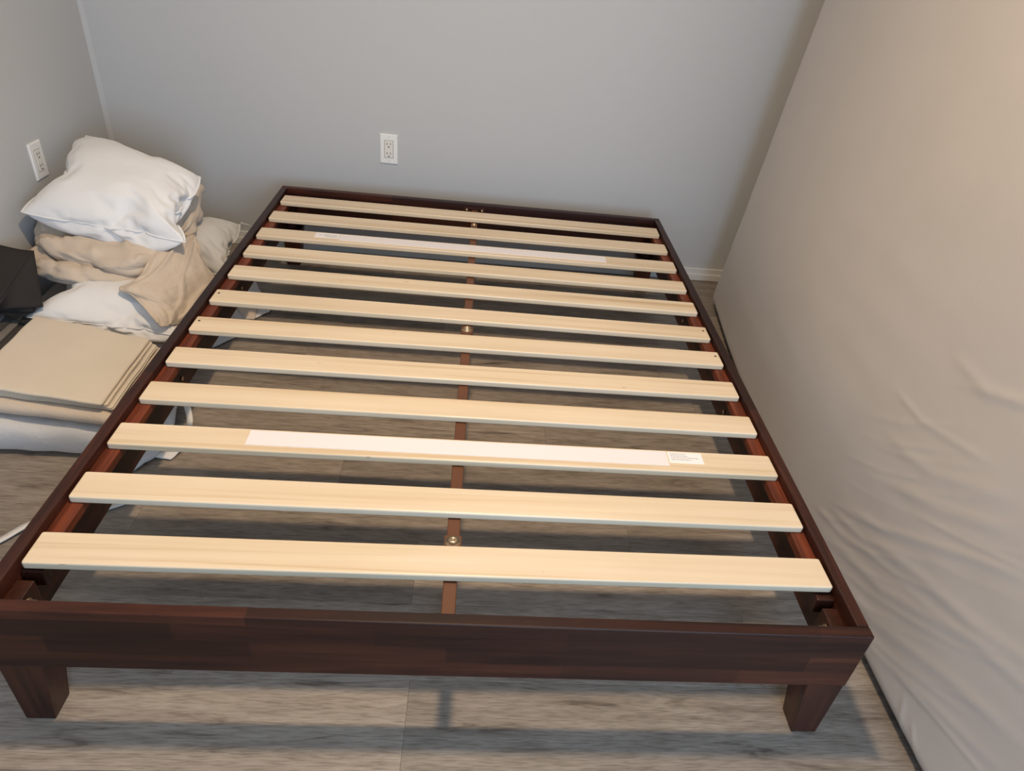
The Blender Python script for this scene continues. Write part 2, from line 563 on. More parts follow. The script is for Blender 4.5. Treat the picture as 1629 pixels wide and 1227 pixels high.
# centre beam of painted steel with its bolts and two feet
beam = bpart(centered('centre_beam', -0.0125, 0.0125, Y0 + RT, Y1 - RT, 0.262, 0.290, M['beam'], bed, 0.002))
for yy in (0.104, 0.935):
    kb = from_bm('knob_bolt', lathe_bm([(0.0155, 0), (0.0155, 0.0015), (0.010, 0.0017), (0.0105, 0.005), (0.007, 0.0075), (0.003, 0.0078), (0.0025, 0.005)], 20, 'z'), M['brass'], beam, True)
    kb.location = (0, yy - beam.location.y, 0.290 - beam.location.z)
    flg = centered('beam_bracket', -0.017, 0.017, yy - 0.022, yy + 0.017, 0.286, 0.2905, M['beam'], beam, 0.001)
    flg.location = flg.location - beam.location
    lg = bpart(from_bm('support_leg', lathe_bm([(0.016, 0), (0.017, 0.004), (0.012, 0.008), (0.0115, 0.262)], 16, 'z', (0, yy, 0)), M['beam'], bed, True))
for xx, yy, zz in ((-0.033, Y1 - RT, 0.288), (0.028, Y1 - RT, 0.288)):
    hb = bpart(from_bm('bracket_bolt', lathe_bm([(0.008, 0), (0.008, -0.003), (0.005, -0.003), (0.005, -0.010), (0.002, -0.011)], 12, 'y'), M['brass'], bed, True))
    hb.location = (xx, yy, zz)
bpart(centered('beam_hanger', -0.045, 0.040, Y1 - RT - 0.004, Y1 - RT, 0.262, 0.298, M['leg'], bed, 0.001))
hk = from_bm('knob_bolt', lathe_bm([(0.010, 0), (0.010, 0.002), (0.005, 0.002), (0.005, 0.006), (0.002, 0.007)], 14, 'z'), M['brass'], beam, True)
hk.location = (0, 1.745 - beam.location.y, 0.290 - beam.location.z)

# slats: near edge (left y, right y) of each, far one first
SLATS = [(1.765, 1.752), (1.598, 1.589), (1.437, 1.429), (1.286, 1.266), (1.128, 1.110), (0.960, 0.945),
         (0.796, 0.798), (0.636, 0.641), (0.479, 0.483), (0.318, 0.327), (0.157, 0.165), (-0.006, 0.007)]
SW = 0.074
bm = bmesh.new()
bmesh.ops.create_cube(bm, size=1.0)
for v in bm.verts:
    v.co = Vector((v.co.x * 1.458, v.co.y * SW, v.co.z * ST))
ve = [e for e in bm.edges if abs(e.verts[0].co.z - e.verts[1].co.z) > 0.001]
bmesh.ops.bevel(bm, geom=ve, offset=0.005, segments=3, affect='EDGES', profile=0.5)
he = [e for e in bm.edges if abs(e.verts[0].co.z - e.verts[1].co.z) < 0.001]
bmesh.ops.bevel(bm, geom=he, offset=0.0032, segments=3, affect='EDGES', profile=0.5)
slat_me = bpy.data.meshes.new('slat')
bmesh.ops.recalc_face_normals(bm, faces=bm.faces)
bm.to_mesh(slat_me); bm.free()
slat_me.materials.append(M['pine'])
for p in slat_me.polygons: p.use_smooth = p.area < 0.004
slats = []
for yl, yr in SLATS:
    o = bpy.data.objects.new('slat', slat_me)
    COL.objects.link(o)
    o.parent = bed
    bpart(o)
    o.location = (0.0, (yl + yr) / 2 + SW / 2 + 0.004, ZS - ST / 2)
    o.rotation_euler = (0, 0, math.atan2(yr - yl, 1.456))
    slats.append(o)

def on_slat(i, name, x0, x1, y0, y1, th, mat, label=None, lift=0.0):
    s = slats[i]
    o = box(name, x0, x1, y0 - s.location.y, y1 - s.location.y, ST / 2 + lift, ST / 2 + lift + th, mat, s)
    if label: o['label'] = label
    return o
on_slat(9, 'hook_strip', -0.455, 0.477, 0.345, 0.394, 0.0012, M['paper'], 'white self-adhesive strip')
lab = on_slat(9, 'printed_label', 0.480, 0.561, 0.356, 0.394, 0.0006, M['label'], 'small white printed label')
on_slat(2, 'hook_strip', -0.458, 0.476, 1.455, 1.502, 0.0012, M['paper'], 'white self-adhesive strip')
lab2 = on_slat(2, 'printed_label', -0.541, -0.461, 1.463, 1.504, 0.0006, M['label'], 'small white printed label')
# unreadably small grey lines of print on the label, as flat ink strokes
def print_lines(i, x0, y0, rows, flip):
    s = slats[i]
    bm = bmesh.new()
    rnd = random.Random(3 + i)
    for r, ln in enumerate(rows):
        x = 0.0
        while x < ln:
            w = rnd.uniform(0.0022, 0.006)
            a, b2 = x0 + flip * x, x0 + flip * min(x + w, ln)
            a, b2 = min(a, b2), max(a, b2)
            yy = y0 - flip * r * 0.0068
            z = ST / 2 + 0.0008
            bm.faces.new([bm.verts.new((px, py - s.location.y, z)) for px, py in ((a, yy - .0009), (b2, yy - .0009), (b2, yy + .0009), (a, yy + .0009))])
            x += w + 0.0012
    from_bm('print', bm, M['ink'], s)
print_lines(9, 0.486, 0.3875, (0.036, 0.040, 0.064, 0.046), 1)
print_lines(2, -0.467, 1.470, (0.036, 0.040, 0.064, 0.046), -1)
for i, xs in ((5, (-0.716, 0.716)), (6, (-0.716, 0.716))):
    for x in xs:
        h = from_bm('screw_hole', lathe_bm([(0.0035, 0), (0.0035, 0.0004)], 10, 'z'), M['dark'], slats[i])
        h.location = (x, 0.012, ST / 2 - 0.0001)

# ---------------------------------------------------------------- the wrapped mattress leaning on the right wall
MU, MV, MT = 2.21, 1.52, 0.27
U0 = 0.18            # face coordinate u is measured from this far along the length
fold_lines = [  # (u, v) polylines on the face, height, half width
    ([(0.575, 0.183), (0.431, 0.252), (0.209, 0.403), (0.10, 0.47)], 0.0065, 0.014),
    ([(0.379, 0.346), (0.226, 0.419), (0.10, 0.485)], 0.004, 0.006),
    ([(0.46, 0.201), (0.273, 0.275), (0.122, 0.320), (-0.05, 0.40)], 0.007, 0.020),
    ([(0.585, 0.084), (0.332, 0.165), (0.101, 0.300), (-0.08, 0.36)], 0.006, 0.018),
    ([(0.50, 0.05), (0.30, 0.10), (0.10, 0.20), (-0.08, 0.27)], 0.006, 0.020),
    ([(0.62, 0.14), (0.45, 0.19), (0.25, 0.33)], 0.004, 0.013),
    ([(0.66, 0.10), (0.52, 0.135), (0.36, 0.215)], 0.004, 0.012),
    ([(0.40, 0.03), (0.25, 0.06), (0.10, 0.125), (-0.08, 0.20)], 0.005, 0.016),
    ([(0.179, 0.086), (0.056, 0.125), (-0.08, 0.16)], 0.004, 0.008),
    ([(0.093, 0.062), (0.03, 0.01)], 0.003, 0.006),
    ([(0.14, 0.08), (0.11, 0.03), (0.10, 0.0)], 0.003, 0.007),
    ([(0.533, 0.639), (0.40, 0.64), (0.25, 0.70)], 0.005, 0.018),
    ([(0.494, 0.602), (0.337, 0.667), (0.2, 0.75)], 0.004, 0.014),
    ([(0.633, 0.490), (0.50, 0.495), (0.30, 0.55)], 0.004, 0.012),
    ([(0.56, 0.40), (0.40, 0.44), (0.22, 0.54)], 0.005, 0.020),
    ([(0.47, 0.345), (0.34, 0.40), (0.18, 0.50)], 0.005, 0.018),
    ([(0.934, 0.409), (0.936, 0.385)], 0.004, 0.007),
    ([(0.939, 0.365), (0.94, 0.345)], 0.004, 0.007),
    ([(1.60, 0.47), (1.58, 0.40)], 0.002, 0.005), ([(1.57, 0.46), (1.55, 0.39)], 0.002, 0.005), ([(1.54, 0.45), (1.52, 0.39)], 0.002, 0.005),
]
rnd = random.Random(21)
for k in range(26):       # many finer drags running down towards the near bottom corner
    u1, v1 = rnd.uniform(0.25, 0.70), rnd.uniform(0.03, 0.42)
    ln = rnd.uniform(0.12, 0.34)
    sl = rnd.uniform(0.42, 0.72)
    fold_lines.append(([(u1, v1), (u1 - ln * 0.5, v1 + ln * 0.5 * sl * 0.85), (u1 - ln, v1 + ln * sl)], rnd.uniform(0.0012, 0.003), rnd.uniform(0.006, 0.013)))
for k in range(16):       # short nicks in the cloth
    u1, v1 = rnd.uniform(0.5, 1.7), rnd.uniform(0.1, 1.0)
    fold_lines.append(([(u1, v1), (u1 - rnd.uniform(0, 0.02), v1 - rnd.uniform(0.02, 0.06))], 0.0011, 0.005))
fold_boxes = []
for pts, amp, w in fold_lines:
    w2 = w * (0.72 if w > 0.007 else 1.0)
    fold_boxes.append((pts, amp * 0.42, w2, (min(p[0] for p in pts) - 3 * w2, max(p[0] for p in pts) + 3 * w2, min(p[1] for p in pts) - 3 * w2, max(p[1] for p in pts) + 3 * w2)))
def seg_dist(p, a, b):
    ax, ay = a; bx, by = b
    dx, dy = bx - ax, by - ay
    t = max(0, min(1, ((p[0] - ax) * dx + (p[1] - ay) * dy) / (dx * dx + dy * dy + 1e-12)))
    return math.hypot(p[0] - ax - t * dx, p[1] - ay - t * dy), t
def face_relief(u, v):
    h = 0.0
    for pts, amp, w, bb in fold_boxes:
        if u < bb[0] or u > bb[1] or v < bb[2] or v > bb[3]: continue
        best, par = 9, 0
        n = len(pts) - 1
        for k in range(n):
            d, t = seg_dist((u, v), pts[k], pts[k + 1])
            if d < best: best, par = d, (k + t) / n
        if best < 3 * w:
            taper = min(1.0, par / 0.25 + 0.15) * min(1.0, (1 - par) / 0.2 + 0.25)
            h += amp * taper * math.exp(-(best / w) ** 2)
    q = Vector((u, v, 0.0))
    h += 0.004 * noise.noise(q * 2.2) + 0.0012 * noise.noise(Vector((u * 3 + v * 9, v * 9 - u * 3, 3)))
    return h

def mattress_mesh():
    bm = bmesh.new()
    R_ = 0.04
    # profile across v and thickness: rounded rectangle loop, swept along u with rounded ends
    vs_ = [0.0045 * i for i in range(int(0.72 / 0.0045))]
    vs_ += [0.72 + (MV - 2 * R_ - 0.72) * i / 30 for i in range(31)]
    us = [0.0045 * i for i in range(int(0.90 / 0.0045))]
    N = 70
    for i in range(N + 1):
        us.append(0.90 + (MU - 0.90) * i / N)
    for k in range(1, 7):
        a = R_ * (1 - math.cos(math.pi / 2 * k / 7))
        us += [a * 0.98, MU - a * 0.98]
    us = sorted(set(round(x, 5) for x in us))
    loop = []
    for k in vs_:                     # face side (n = 0), going up
        loop.append((R_ + k, 0.0))
    for cx, cy, a0 in ((MV - R_, R_, -90), (MV - R_, MT - R_, 0)):
        for k in range(1, 8):
            a = math.radians(a0 + 90 * k / 8)
            loop.append((cx + R_ * math.cos(a), cy + R_ * math.sin(a)))
        if a0 == -90: loop.append((MV, MT / 2))
    for k in range(13):
        loop.append((MV - R_ - (MV - 2 * R_) * k / 12, MT))
    for cx, cy, a0 in ((R_, MT - R_, 90), (R_, R_, 180)):
        for k in range(1, 8):
            a = math.radians(a0 + 90 * k / 8)
            loop.append((cx + R_ * math.cos(a), cy + R_ * math.sin(a)))
        if a0 == 90: loop.append((0.0, MT / 2))
    rings = []
    for u in us:
        # rounding of the two ends
        e = min(u, MU - u)
        inset = 0.0 if e >= R_ else R_ - math.sqrt(max(0, R_ * R_ - (R_ - e) ** 2))
        ring = []
        for v, n in loop:
            vv = MV / 2 + (v - MV / 2) * (1 - 2 * inset / MV)
            nn = MT / 2 + (n - MT / 2) * (1 - 2 * inset / MT)
            d = 0.0
            if n < R_ * 0.9:
                d = face_relief(u - U0, v) * (1 - n / R_)
            # a heavy mattress bulges a little at the middle of its face
            bulge = 0.012 * math.sin(math.pi * max(0, min(1, v / MV))) * math.sin(math.pi * max(0.0, min(1.0, u / MU)))
            bow = 0.046 * math.sin(math.pi * max(0.0, min(1.0, u / MU))) ** 1.0 * (1 - max(0.0, min(1.0, v / MV)))
            ring.append(bm.verts.new((u, vv, nn - d - bow - (bulge if n < MT / 2 else 0))))
        rings.append(ring)
    L_ = len(loop)
    for A, B in zip(rings, rings[1:]):
        for k in range(L_):
            bm.faces.new((A[k], A[(k + 1) % L_], B[(k + 1) % L_], B[k]))
    bm.faces.new(rings[0]); bm.faces.new(rings[-1])
    return bm
mat_root = thing('mattress', 'tan fabric wrapped mattress standing on its side against the right wall', 'mattress', (0.925, -0.19, 0.0))
# local axes: u runs away from the camera, v up the face, n into the wall
uax = Vector((0.044, 1.0, 0.0)).normalized()
vax = Vector((0.088, 0.0, 1.0)); vax = (vax - uax * vax.dot(uax)).normalized()
nax = vax.cross(uax) * -1
if nax.x < 0: nax = -nax
mat4 = Matrix(((uax.x, vax.x, nax.x, 0), (uax.y, vax.y, nax.y, 0), (uax.z, vax.z, nax.z, 0), (0, 0, 0, 1)))
def place_m(o, off=(0, 0, 0)):
    o.matrix_local = Matrix.Translation(Vector((0, 0, 0.024)) - uax * (0.03 + U0)) @ mat4 @ Matrix.Translation(off)
    return o
cover = place_m(from_bm('cover', mattress_mesh(), M['mattress'], mat_root, True))
place_m(box('bottom_block', 0.03, MU - 0.03, -0.003, 0.03, 0.046, MT - 0.02, M['black'], mat_root, 0.004))  # plain black box along the bottom of the cover
tg = place_m(box('tag', 0.30, 0.315, -0.012, 0.012, 0.018, 0.020, M['strap'], mat_root))

# ---------------------------------------------------------------- wall outlets
def outlet(label, loc, rotz, gfci):
    r = thing('wall_outlet', label, 'outlet', loc, 'white wall outlets')
    r.rotation_euler = (0, 0, rotz)
    # local: x along the wall, -y out of the wall, z up, origin at plate centre
    def put(o): return o
    bm = box_bm(-0.035, 0.035, -0.006, 0.0, -0.058, 0.058)
    ed = [e for e in bm.edges if all(v.co.y < -0.003 for v in e.verts)]
    bmesh.ops.bevel(bm, geom=ed, offset=0.0035, segments=3, affect='EDGES', profile=0.5)
    from_bm('cover_plate', bm, M['plastic'], r)
    ins = from_bm('receptacle', box_bm(-0.0165, 0.0165, -0.0085, -0.005, -0.0335, 0.0335, 0.001, 1), M['ivory'], r)
    from_bm('gap_shade', box_bm(-0.0178, 0.0178, -0.0064, -0.005, -0.0348, 0.0348), plain_dark, r)  # dark ring: shade of the gap round the receptacle, put in as colour
    for zc in (0.017, -0.020):
        for sx, hh in ((-0.0064, 0.0085), (0.0064, 0.007)):
            from_bm('slot', box_bm(sx - 0.0011, sx + 0.0011, -0.0089, -0.0083, zc + 0.0045 - hh / 2, zc + 0.0045 + hh / 2), M['dark'], ins)
        from_bm('ground_hole', lathe_bm([(0.0027, -0.0090), (0.0027, -0.0084)], 10, 'y', (0, 0, zc - 0.0075)), M['dark'], ins)
    for z in (-0.0475, 0.0475):
        from_bm('screw', lathe_bm([(0.003, -0.0068), (0.003, -0.0058)], 10, 'y', (0, 0, z)), M['trim'], r)
    return r
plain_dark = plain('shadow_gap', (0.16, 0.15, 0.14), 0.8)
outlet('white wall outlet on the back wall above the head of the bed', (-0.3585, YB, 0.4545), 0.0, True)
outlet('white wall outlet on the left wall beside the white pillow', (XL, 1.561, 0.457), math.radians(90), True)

# ---------------------------------------------------------------- the pile of bedding in the left corner
def run_cloth(o, frames, gravity, setup):
    md = o.modifiers.new('cloth', 'CLOTH')
    setup(md)
    md.point_cache.frame_start = 1
    md.point_cache.frame_end = frames
    for f in range(1, frames + 1):
        scene.frame_set(f)
    ev = o.evaluated_get(bpy.context.evaluated_depsgraph_get())
    co = [v.co.copy() for v in ev.data.vertices]
    scene.frame_set(1)
    return co

def pillow_shape(n=40, size=0.5, press=2.6, frames=24):
    """two squares of cloth sewn together along their rim and blown up"""
    bm = bmesh.new()
    top, bot = {}, {}
    for i in range(n + 1):
        for j in range(n + 1):
            x, y = (i / n - 0.5) * size, (j / n - 0.5) * size
            rim = i in (0, n) or j in (0, n)
            jit = 0.002 * noise.noise(Vector((x * 30, y * 30, 1)))
            top[i, j] = bm.verts.new((x, y, 0.0 if rim else 0.006 + jit))
            bot[i, j] = top[i, j] if rim else bm.verts.new((x, y, -0.006 + jit))
    for i in range(n):
        for j in range(n):
            bm.faces.new((top[i, j], top[i + 1, j], top[i + 1, j + 1], top[i, j + 1]))
            bm.faces.new((bot[i, j + 1], bot[i + 1, j + 1], bot[i + 1, j], bot[i, j]))
    bm.verts.index_update()
    rim = [top[i, 0].index for i in range(n)] + [top[n, j].index for j in range(n)] + [top[i, n].index for i in range(n, 0, -1)] + [top[0, j].index for j in range(n, 0, -1)]
    me = bpy.data.meshes.new('pillow_sim')
    bm.to_mesh(me); bm.free()
    o = bpy.data.objects.new('pillow_sim', me)
    COL.objects.link(o)
    def setup(md):
        cs = md.settings
        cs.quality = 6
        cs.mass = 0.25
        cs.tension_stiffness = cs.compression_stiffness = 25
        cs.shear_stiffness = 6
        cs.bending_stiffness = 0.12
        cs.use_pressure = True
        cs.uniform_pressure_force = press
        cs.effector_weights.gravity = 0.0
        md.collision_settings.use_collision = False
    co = run_cloth(o, frames, 0, setup)
    faces = [tuple(p.vertices) for p in me.polygons]
    bpy.data.objects.remove(o)
    k = max(max(abs(c.x), abs(c.y)) for c in co)
    hz = max(abs(c.z) for c in co)
    return [Vector((c.x / k, c.y / k, c.z / hz)) for c in co], faces, rim
PCO, PFA, PRIM = pillow_shape()

def pillow(label, mat, corners, height, seed=0, flat=0.75, sag=0.0, group=None, seam=True, plump=0.07, belly=(0, 0, 0)):
    """corners: front-left, front-right, back-right, back-left; height: half thickness"""
    fl_, fr_, br_, bl_ = [Vector(c) for c in corners]
    cen = (fl_ + fr_ + br_ + bl_) / 4
    nrm = ((fr_ - fl_).cross(bl_ - fl_)).normalized()
    pts = []
    for c in PCO:
        cx, cy = c.x * (1 + plump * (1 - c.y * c.y)), c.y * (1 + plump * (1 - c.x * c.x))
        u, v = (cx + 1) / 2, (cy + 1) / 2
        p = fl_ * (1 - u) * (1 - v) + fr_ * u * (1 - v) + br_ * u * v + bl_ * (1 - u) * v
        h = c.z * (height if c.z > 0 else height * flat)
        p = p + nrm * h
        if c.z < 0: p = p + Vector(belly) * min(1.0, -c.z * 1.6)
        p += nrm * (0.010 * fbm(p + Vector((seed * 3.1, 0, 0)), 5.0, 2)) * min(1, abs(c.z) * 3)
        r2 = c.x * c.x + c.y * c.y
        p.z -= sag * r2
        pts.append(p - cen)
    root = thing('pillow', label, 'pillow', cen, group)
    me = bpy.data.meshes.new('pillow_case')
    me.from_pydata(pts, [], PFA)
    o = link('pillow_case', me, mat, root, True)
    sb = o.modifiers.new('smooth', 'SUBSURF'); sb.levels = sb.render_levels = 1
    if seam:
        bm = bmesh.new()
        rings = []
        N = len(PRIM)
        for i in range(N):
            p = pts[PRIM[i]]
            t = (pts[PRIM[(i + 1) % N]] - pts[PRIM[i - 1]]).normalized()
            out = (p - nrm * p.dot(nrm)).normalized()
            a = (out - t * out.dot(t)).normalized()
            b_ = t.cross(a)
            r = 0.0024 + 0.0009 * noise.noise(p * 90)
            rings.append([bm.verts.new(p + a * r * 1.6 * math.cos(w) + b_ * r * math.sin(w)) for w in [math.tau * q / 6 for q in range(6)]])
        for i in range(N):
            A, B = rings[i], rings[(i + 1) % N]
            for q in range(6):
                bm.faces.new((A[q], A[(q + 1) % 6], B[(q + 1) % 6], B[q]))
        from_bm('seam', bm, mat, root, True)
    root['mesh'] = ''
    del root['mesh']
    return root, o

def blob_bm(outline, z0, z1, p=10.0, q=2.2, amp=0.004, freq=9.0, seed=0.0, rings=16, dense=110, zfun=None, cr=0.022):
    """soft slab: closed outline (any star shape) with rounded rim and a rumpled skin"""
    pts = spline(list(outline) + [outline[0]], dense)[:-1] if len(outline) > 6 else None
    if pts is None:
        pts = []
        m_ = len(outline)
        for k in range(m_):                       # straight sides, rounded corners
            a, b_, c_ = Vector((*outline[k - 1], 0)), Vector((*outline[k], 0)), Vector((*outline[(k + 1) % m_], 0))
            r = cr
            p0 = b_ + (a - b_).normalized() * r
            p1 = b_ + (c_ - b_).normalized() * r
            for t in (0, .25, .5, .75, 1):
                pts.append(p0 * (1 - t) ** 2 + b_ * 2 * t * (1 - t) + p1 * t * t)
            nxt = c_ + (b_ - c_).normalized() * r
            for t in range(1, 20):
                pts.append(p1.lerp(nxt, t / 20))
    pts = [Vector((v[0], v[1], 0)) for v in pts]
    n = len(pts)
    cen = sum(pts, Vector()) / n
    bm = bmesh.new()
    zm, hh = (z0 + z1) / 2, (z1 - z0) / 2
    def ring(r, sgn):
        out = []
        for v in pts:
            xy = cen + (v - cen) * r
            z = zm + sgn * hh * max(0.0, 1 - r ** p) ** (1 / q)
            k = Vector((xy.x, xy.y, z + seed))
            d = amp * fbm(k, freq, 3)
            edge = amp * 1.2 * noise.noise(k * 14)
            dirv = (v - cen).normalized()
            w = Vector((xy.x, xy.y, z)) + dirv * (edge if r > 0.9 else 0) + Vector((0, 0, d if sgn > 0 else 0))
            if zfun: w.z += zfun(w.x, w.y) * (1.0 if sgn > 0 else 0.0)
            out.append(bm.verts.new(w))
        return out
    rs = [1 - (1 - i / rings) ** 0.5 * 1.0 for i in range(rings)]      # denser near the rim
    rs = sorted(set([max(0.02, math.sin(math.pi / 2 * (i + 1) / rings)) for i in range(rings)]))
    up = [ring(r, 1) for r in rs]
    dn = [ring(r, -1) for r in rs[:-1]]
    seq = dn + up[::-1]
    for A, B in zip(seq, seq[1:]):
        for k in range(n):
            bm.faces.new((A[k], A[(k + 1) % n], B[(k + 1) % n], B[k]))
    bm.faces.new(seq[0]); bm.faces.new(seq[-1])
    return bm

def shift(bm, loc):
    for v in bm.verts: v.co -= Vector(loc)
    return bm

# --- white zip bags lying flat on the floor, their corners poking out under the bed
bagA = thing('storage_bag', 'white fabric storage bag on the floor under the folded cream sheets', 'bag', (-1.12, 0.90, 0), 'white storage bags under the bedding')
outA = [(-1.425, 0.625), (-1.25, 0.612), (-1.05, 0.612), (-0.95, 0.610), (-0.875, 0.620), (-0.850, 0.66), (-0.845, 0.75), (-0.845, 0.85), (-0.85, 1.0), (-0.87, 1.12), (-1.0, 1.15), (-1.25, 1.15), (-1.425, 1.14)]
local(bagA, from_bm('bag_body', blob_bm(outA, 0.001, 0.101, 14, 2.4, 0.006, 8, 1.0), M['bag'], bagA, True))
def flap(parent, pts, mat, name='bag_flap', th=0.004):
    """a loose pointed piece of fabric: outline points with heights, subdivided and crumpled"""
    bm = bmesh.new()
    vs_ = [bm.verts.new(p) for p in pts]
    c_ = bm.verts.new(sum((Vector(p) for p in pts), Vector()) / len(pts) + Vector((0, 0, 0.006)))
    for k in range(len(pts)):
        bm.faces.new((vs_[k], vs_[(k + 1) % len(pts)], c_))
    bmesh.ops.subdivide_edges(bm, edges=bm.edges, cuts=4, use_grid_fill=True)
    for v in bm.verts:
        v.co.z = max(0.004, v.co.z + 0.006 * fbm(v.co, 26, 2))
    o = from_bm(name, bm, mat, parent, True)
    md = o.modifiers.new('thick', 'SOLIDIFY'); md.thickness = th; md.offset = 0
    return local(parent, o)
flap(bagA, [(-0.90, 0.615, 0.05), (-0.842, 0.568, 0.006), (-0.805, 0.628, 0.006), (-0.792, 0.668, 0.012), (-0.86, 0.74, 0.07)], M['bag'])
flap(bagA, [(-0.87, 0.72, 0.08), (-0.800, 0.735, 0.012), (-0.798, 0.749, 0.02), (-0.822, 0.850, 0.03), (-0.87, 0.90, 0.08)], M['bag'])
flap(bagA, [(-0.806, 0.630, 0.005), (-0.765, 0.625, 0.005), (-0.745, 0.667, 0.008), (-0.795, 0.650, 0.010)], M['strap'], 'strap_end', 0.003)
st = spline([(-0.85, 0.93, 0.05), (-0.815, 0.885, 0.04), (-0.795, 0.845, 0.025), (-0.770, 0.79, 0.010), (-0.766, 0.74, 0.005), (-0.80, 0.68, 0.006)], 22)
local(bagA, from_bm('carry_strap', band_bm(st, (1, 0.35, 0.25), 0.017, 0.003), M['strap'], bagA, True))
bagB = thing('storage_bag', 'white fabric storage bag on the floor under the pillows near the back wall', 'bag', (-1.12, 1.50, 0), 'white storage bags under the bedding')
outB = [(-1.42, 1.20), (-1.2, 1.19), (-1.0, 1.19), (-0.90, 1.205), (-0.86, 1.25), (-0.845, 1.32), (-0.845, 1.42), (-0.845, 1.52), (-0.86, 1.62), (-0.91, 1.72), (-1.05, 1.80), (-1.25, 1.83), (-1.42, 1.80)]
local(bagB, from_bm('bag_body', blob_bm(outB, 0.001, 0.100, 12, 2.2, 0.008, 8, 4.0), M['bag'], bagB, True))
flap(bagB, [(-0.89, 1.21, 0.06), (-0.838, 1.190, 0.006), (-0.772, 1.288, 0.006), (-0.790, 1.405, 0.010), (-0.86, 1.44, 0.07)], M['bag'])
flap(bagB, [(-0.86, 1.46, 0.08), (-0.802, 1.49, 0.02), (-0.772, 1.563, 0.02), (-0.826, 1.665, 0.035), (-0.87, 1.64, 0.08)], M['bag'])
flap(bagB, [(-0.835, 1.40, 0.03), (-0.796, 1.386, 0.010), (-0.754, 1.394, 0.010), (-0.761, 1.482, 0.020), (-0.82, 1.50, 0.04)], M['beige'], 'lining')
flap(bagB, [(-0.770, 1.495, 0.016), (-0.720, 1.490, 0.006), (-0.722, 1.460, 0.006), (-0.758, 1.405, 0.006)], M['strap'], 'strap_end', 0.003)

# --- thick folded blanket and a folded sheet on top of it
blk = thing('folded_blanket', 'thick folded tan blanket lying under the cream sheet', 'blanket', (-1.08, 0.86, 0.10))
for k, (xr, yf, z0, z1) in enumerate(((-0.872, 0.612, 0.1085, 0.149),)):
    o = from_bm('fold_layer', blob_bm([(-1.262, yf + 0.04), (xr - 0.012, yf), (xr + 0.02, 0.96), (-1.262, 1.03)], z0, z1, 16, 2.0, 0.003, 7, 2.0 + k), M['beige'], blk, True)
    local(blk, o)
sht = thing('folded_sheet', 'neatly folded cream cotton sheet on top of the tan blanket', 'sheet', (-1.08, 0.85, 0.13))
for k in range(5):
    z0 = 0.153 + 0.0042 * k
    th = 0.0043 if k < 4 else 0.0105
    dx = 0.020 - 0.0048 * k + 0.003 * math.sin(k * 2.3)
    o = from_bm('fold_layer', blob_bm([(-1.245, 0.672), (-0.900 + dx, 0.624 + (0.010 if k < 4 else 0)), (-0.908 + dx, 0.945), (-1.262, 1.035)], z0, z0 + th, 60, 2.0, 0.0042, 5, 6.0, 16, cr=0.008), M['cream'], sht, True)
    local(sht, o)

# --- grey folded throw beside the wall: a stack of thin layers, edges stepping out
gry = thing('folded_throw', 'grey folded throw with dark layered edges against the left wall', 'blanket', (-1.36, 0.92, 0.085))
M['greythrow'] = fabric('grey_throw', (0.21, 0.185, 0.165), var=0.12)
M['greyedge'] = fabric('dark_grey_throw', (0.060, 0.052, 0.047), var=0.12)
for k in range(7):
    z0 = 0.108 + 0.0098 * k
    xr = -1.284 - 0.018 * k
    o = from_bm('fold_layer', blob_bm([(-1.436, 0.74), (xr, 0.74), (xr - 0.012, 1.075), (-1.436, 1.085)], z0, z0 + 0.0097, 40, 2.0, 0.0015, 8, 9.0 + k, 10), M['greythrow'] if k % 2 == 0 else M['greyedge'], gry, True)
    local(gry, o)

# --- pillows
pw, pw_o = pillow('plump white pillow wedged below the beige blanket in the corner pile', M['pillow'],
       [(-1.290, 1.040, 0.162), (-0.845, 1.005, 0.150), (-0.855, 1.38, 0.152), (-1.310, 1.40, 0.162)], 0.074, 2, 0.75, plump=0.13, belly=(0, -0.045, 0.0))
pg, pg_o = pillow('off-white pillow with a frayed corner lying between the pile and the bed', M['greypillow'],
       [(-1.18, 1.46, 0.165), (-0.795, 1.39, 0.155), (-0.885, 1.775, 0.200), (-1.28, 1.87, 0.195)], 0.068, 5, 0.6, plump=0.12)
fr_ = spline([(-0.885, 1.775, 0.207), (-0.865, 1.80, 0.19), (-0.85, 1.83, 0.165), (-0.83, 1.86, 0.14)], 10)
local(pg, from_bm('loose_thread', band_bm(fr_, (0, 0.3, 1), 0.006, 0.002), M['greypillow'], pg, True))

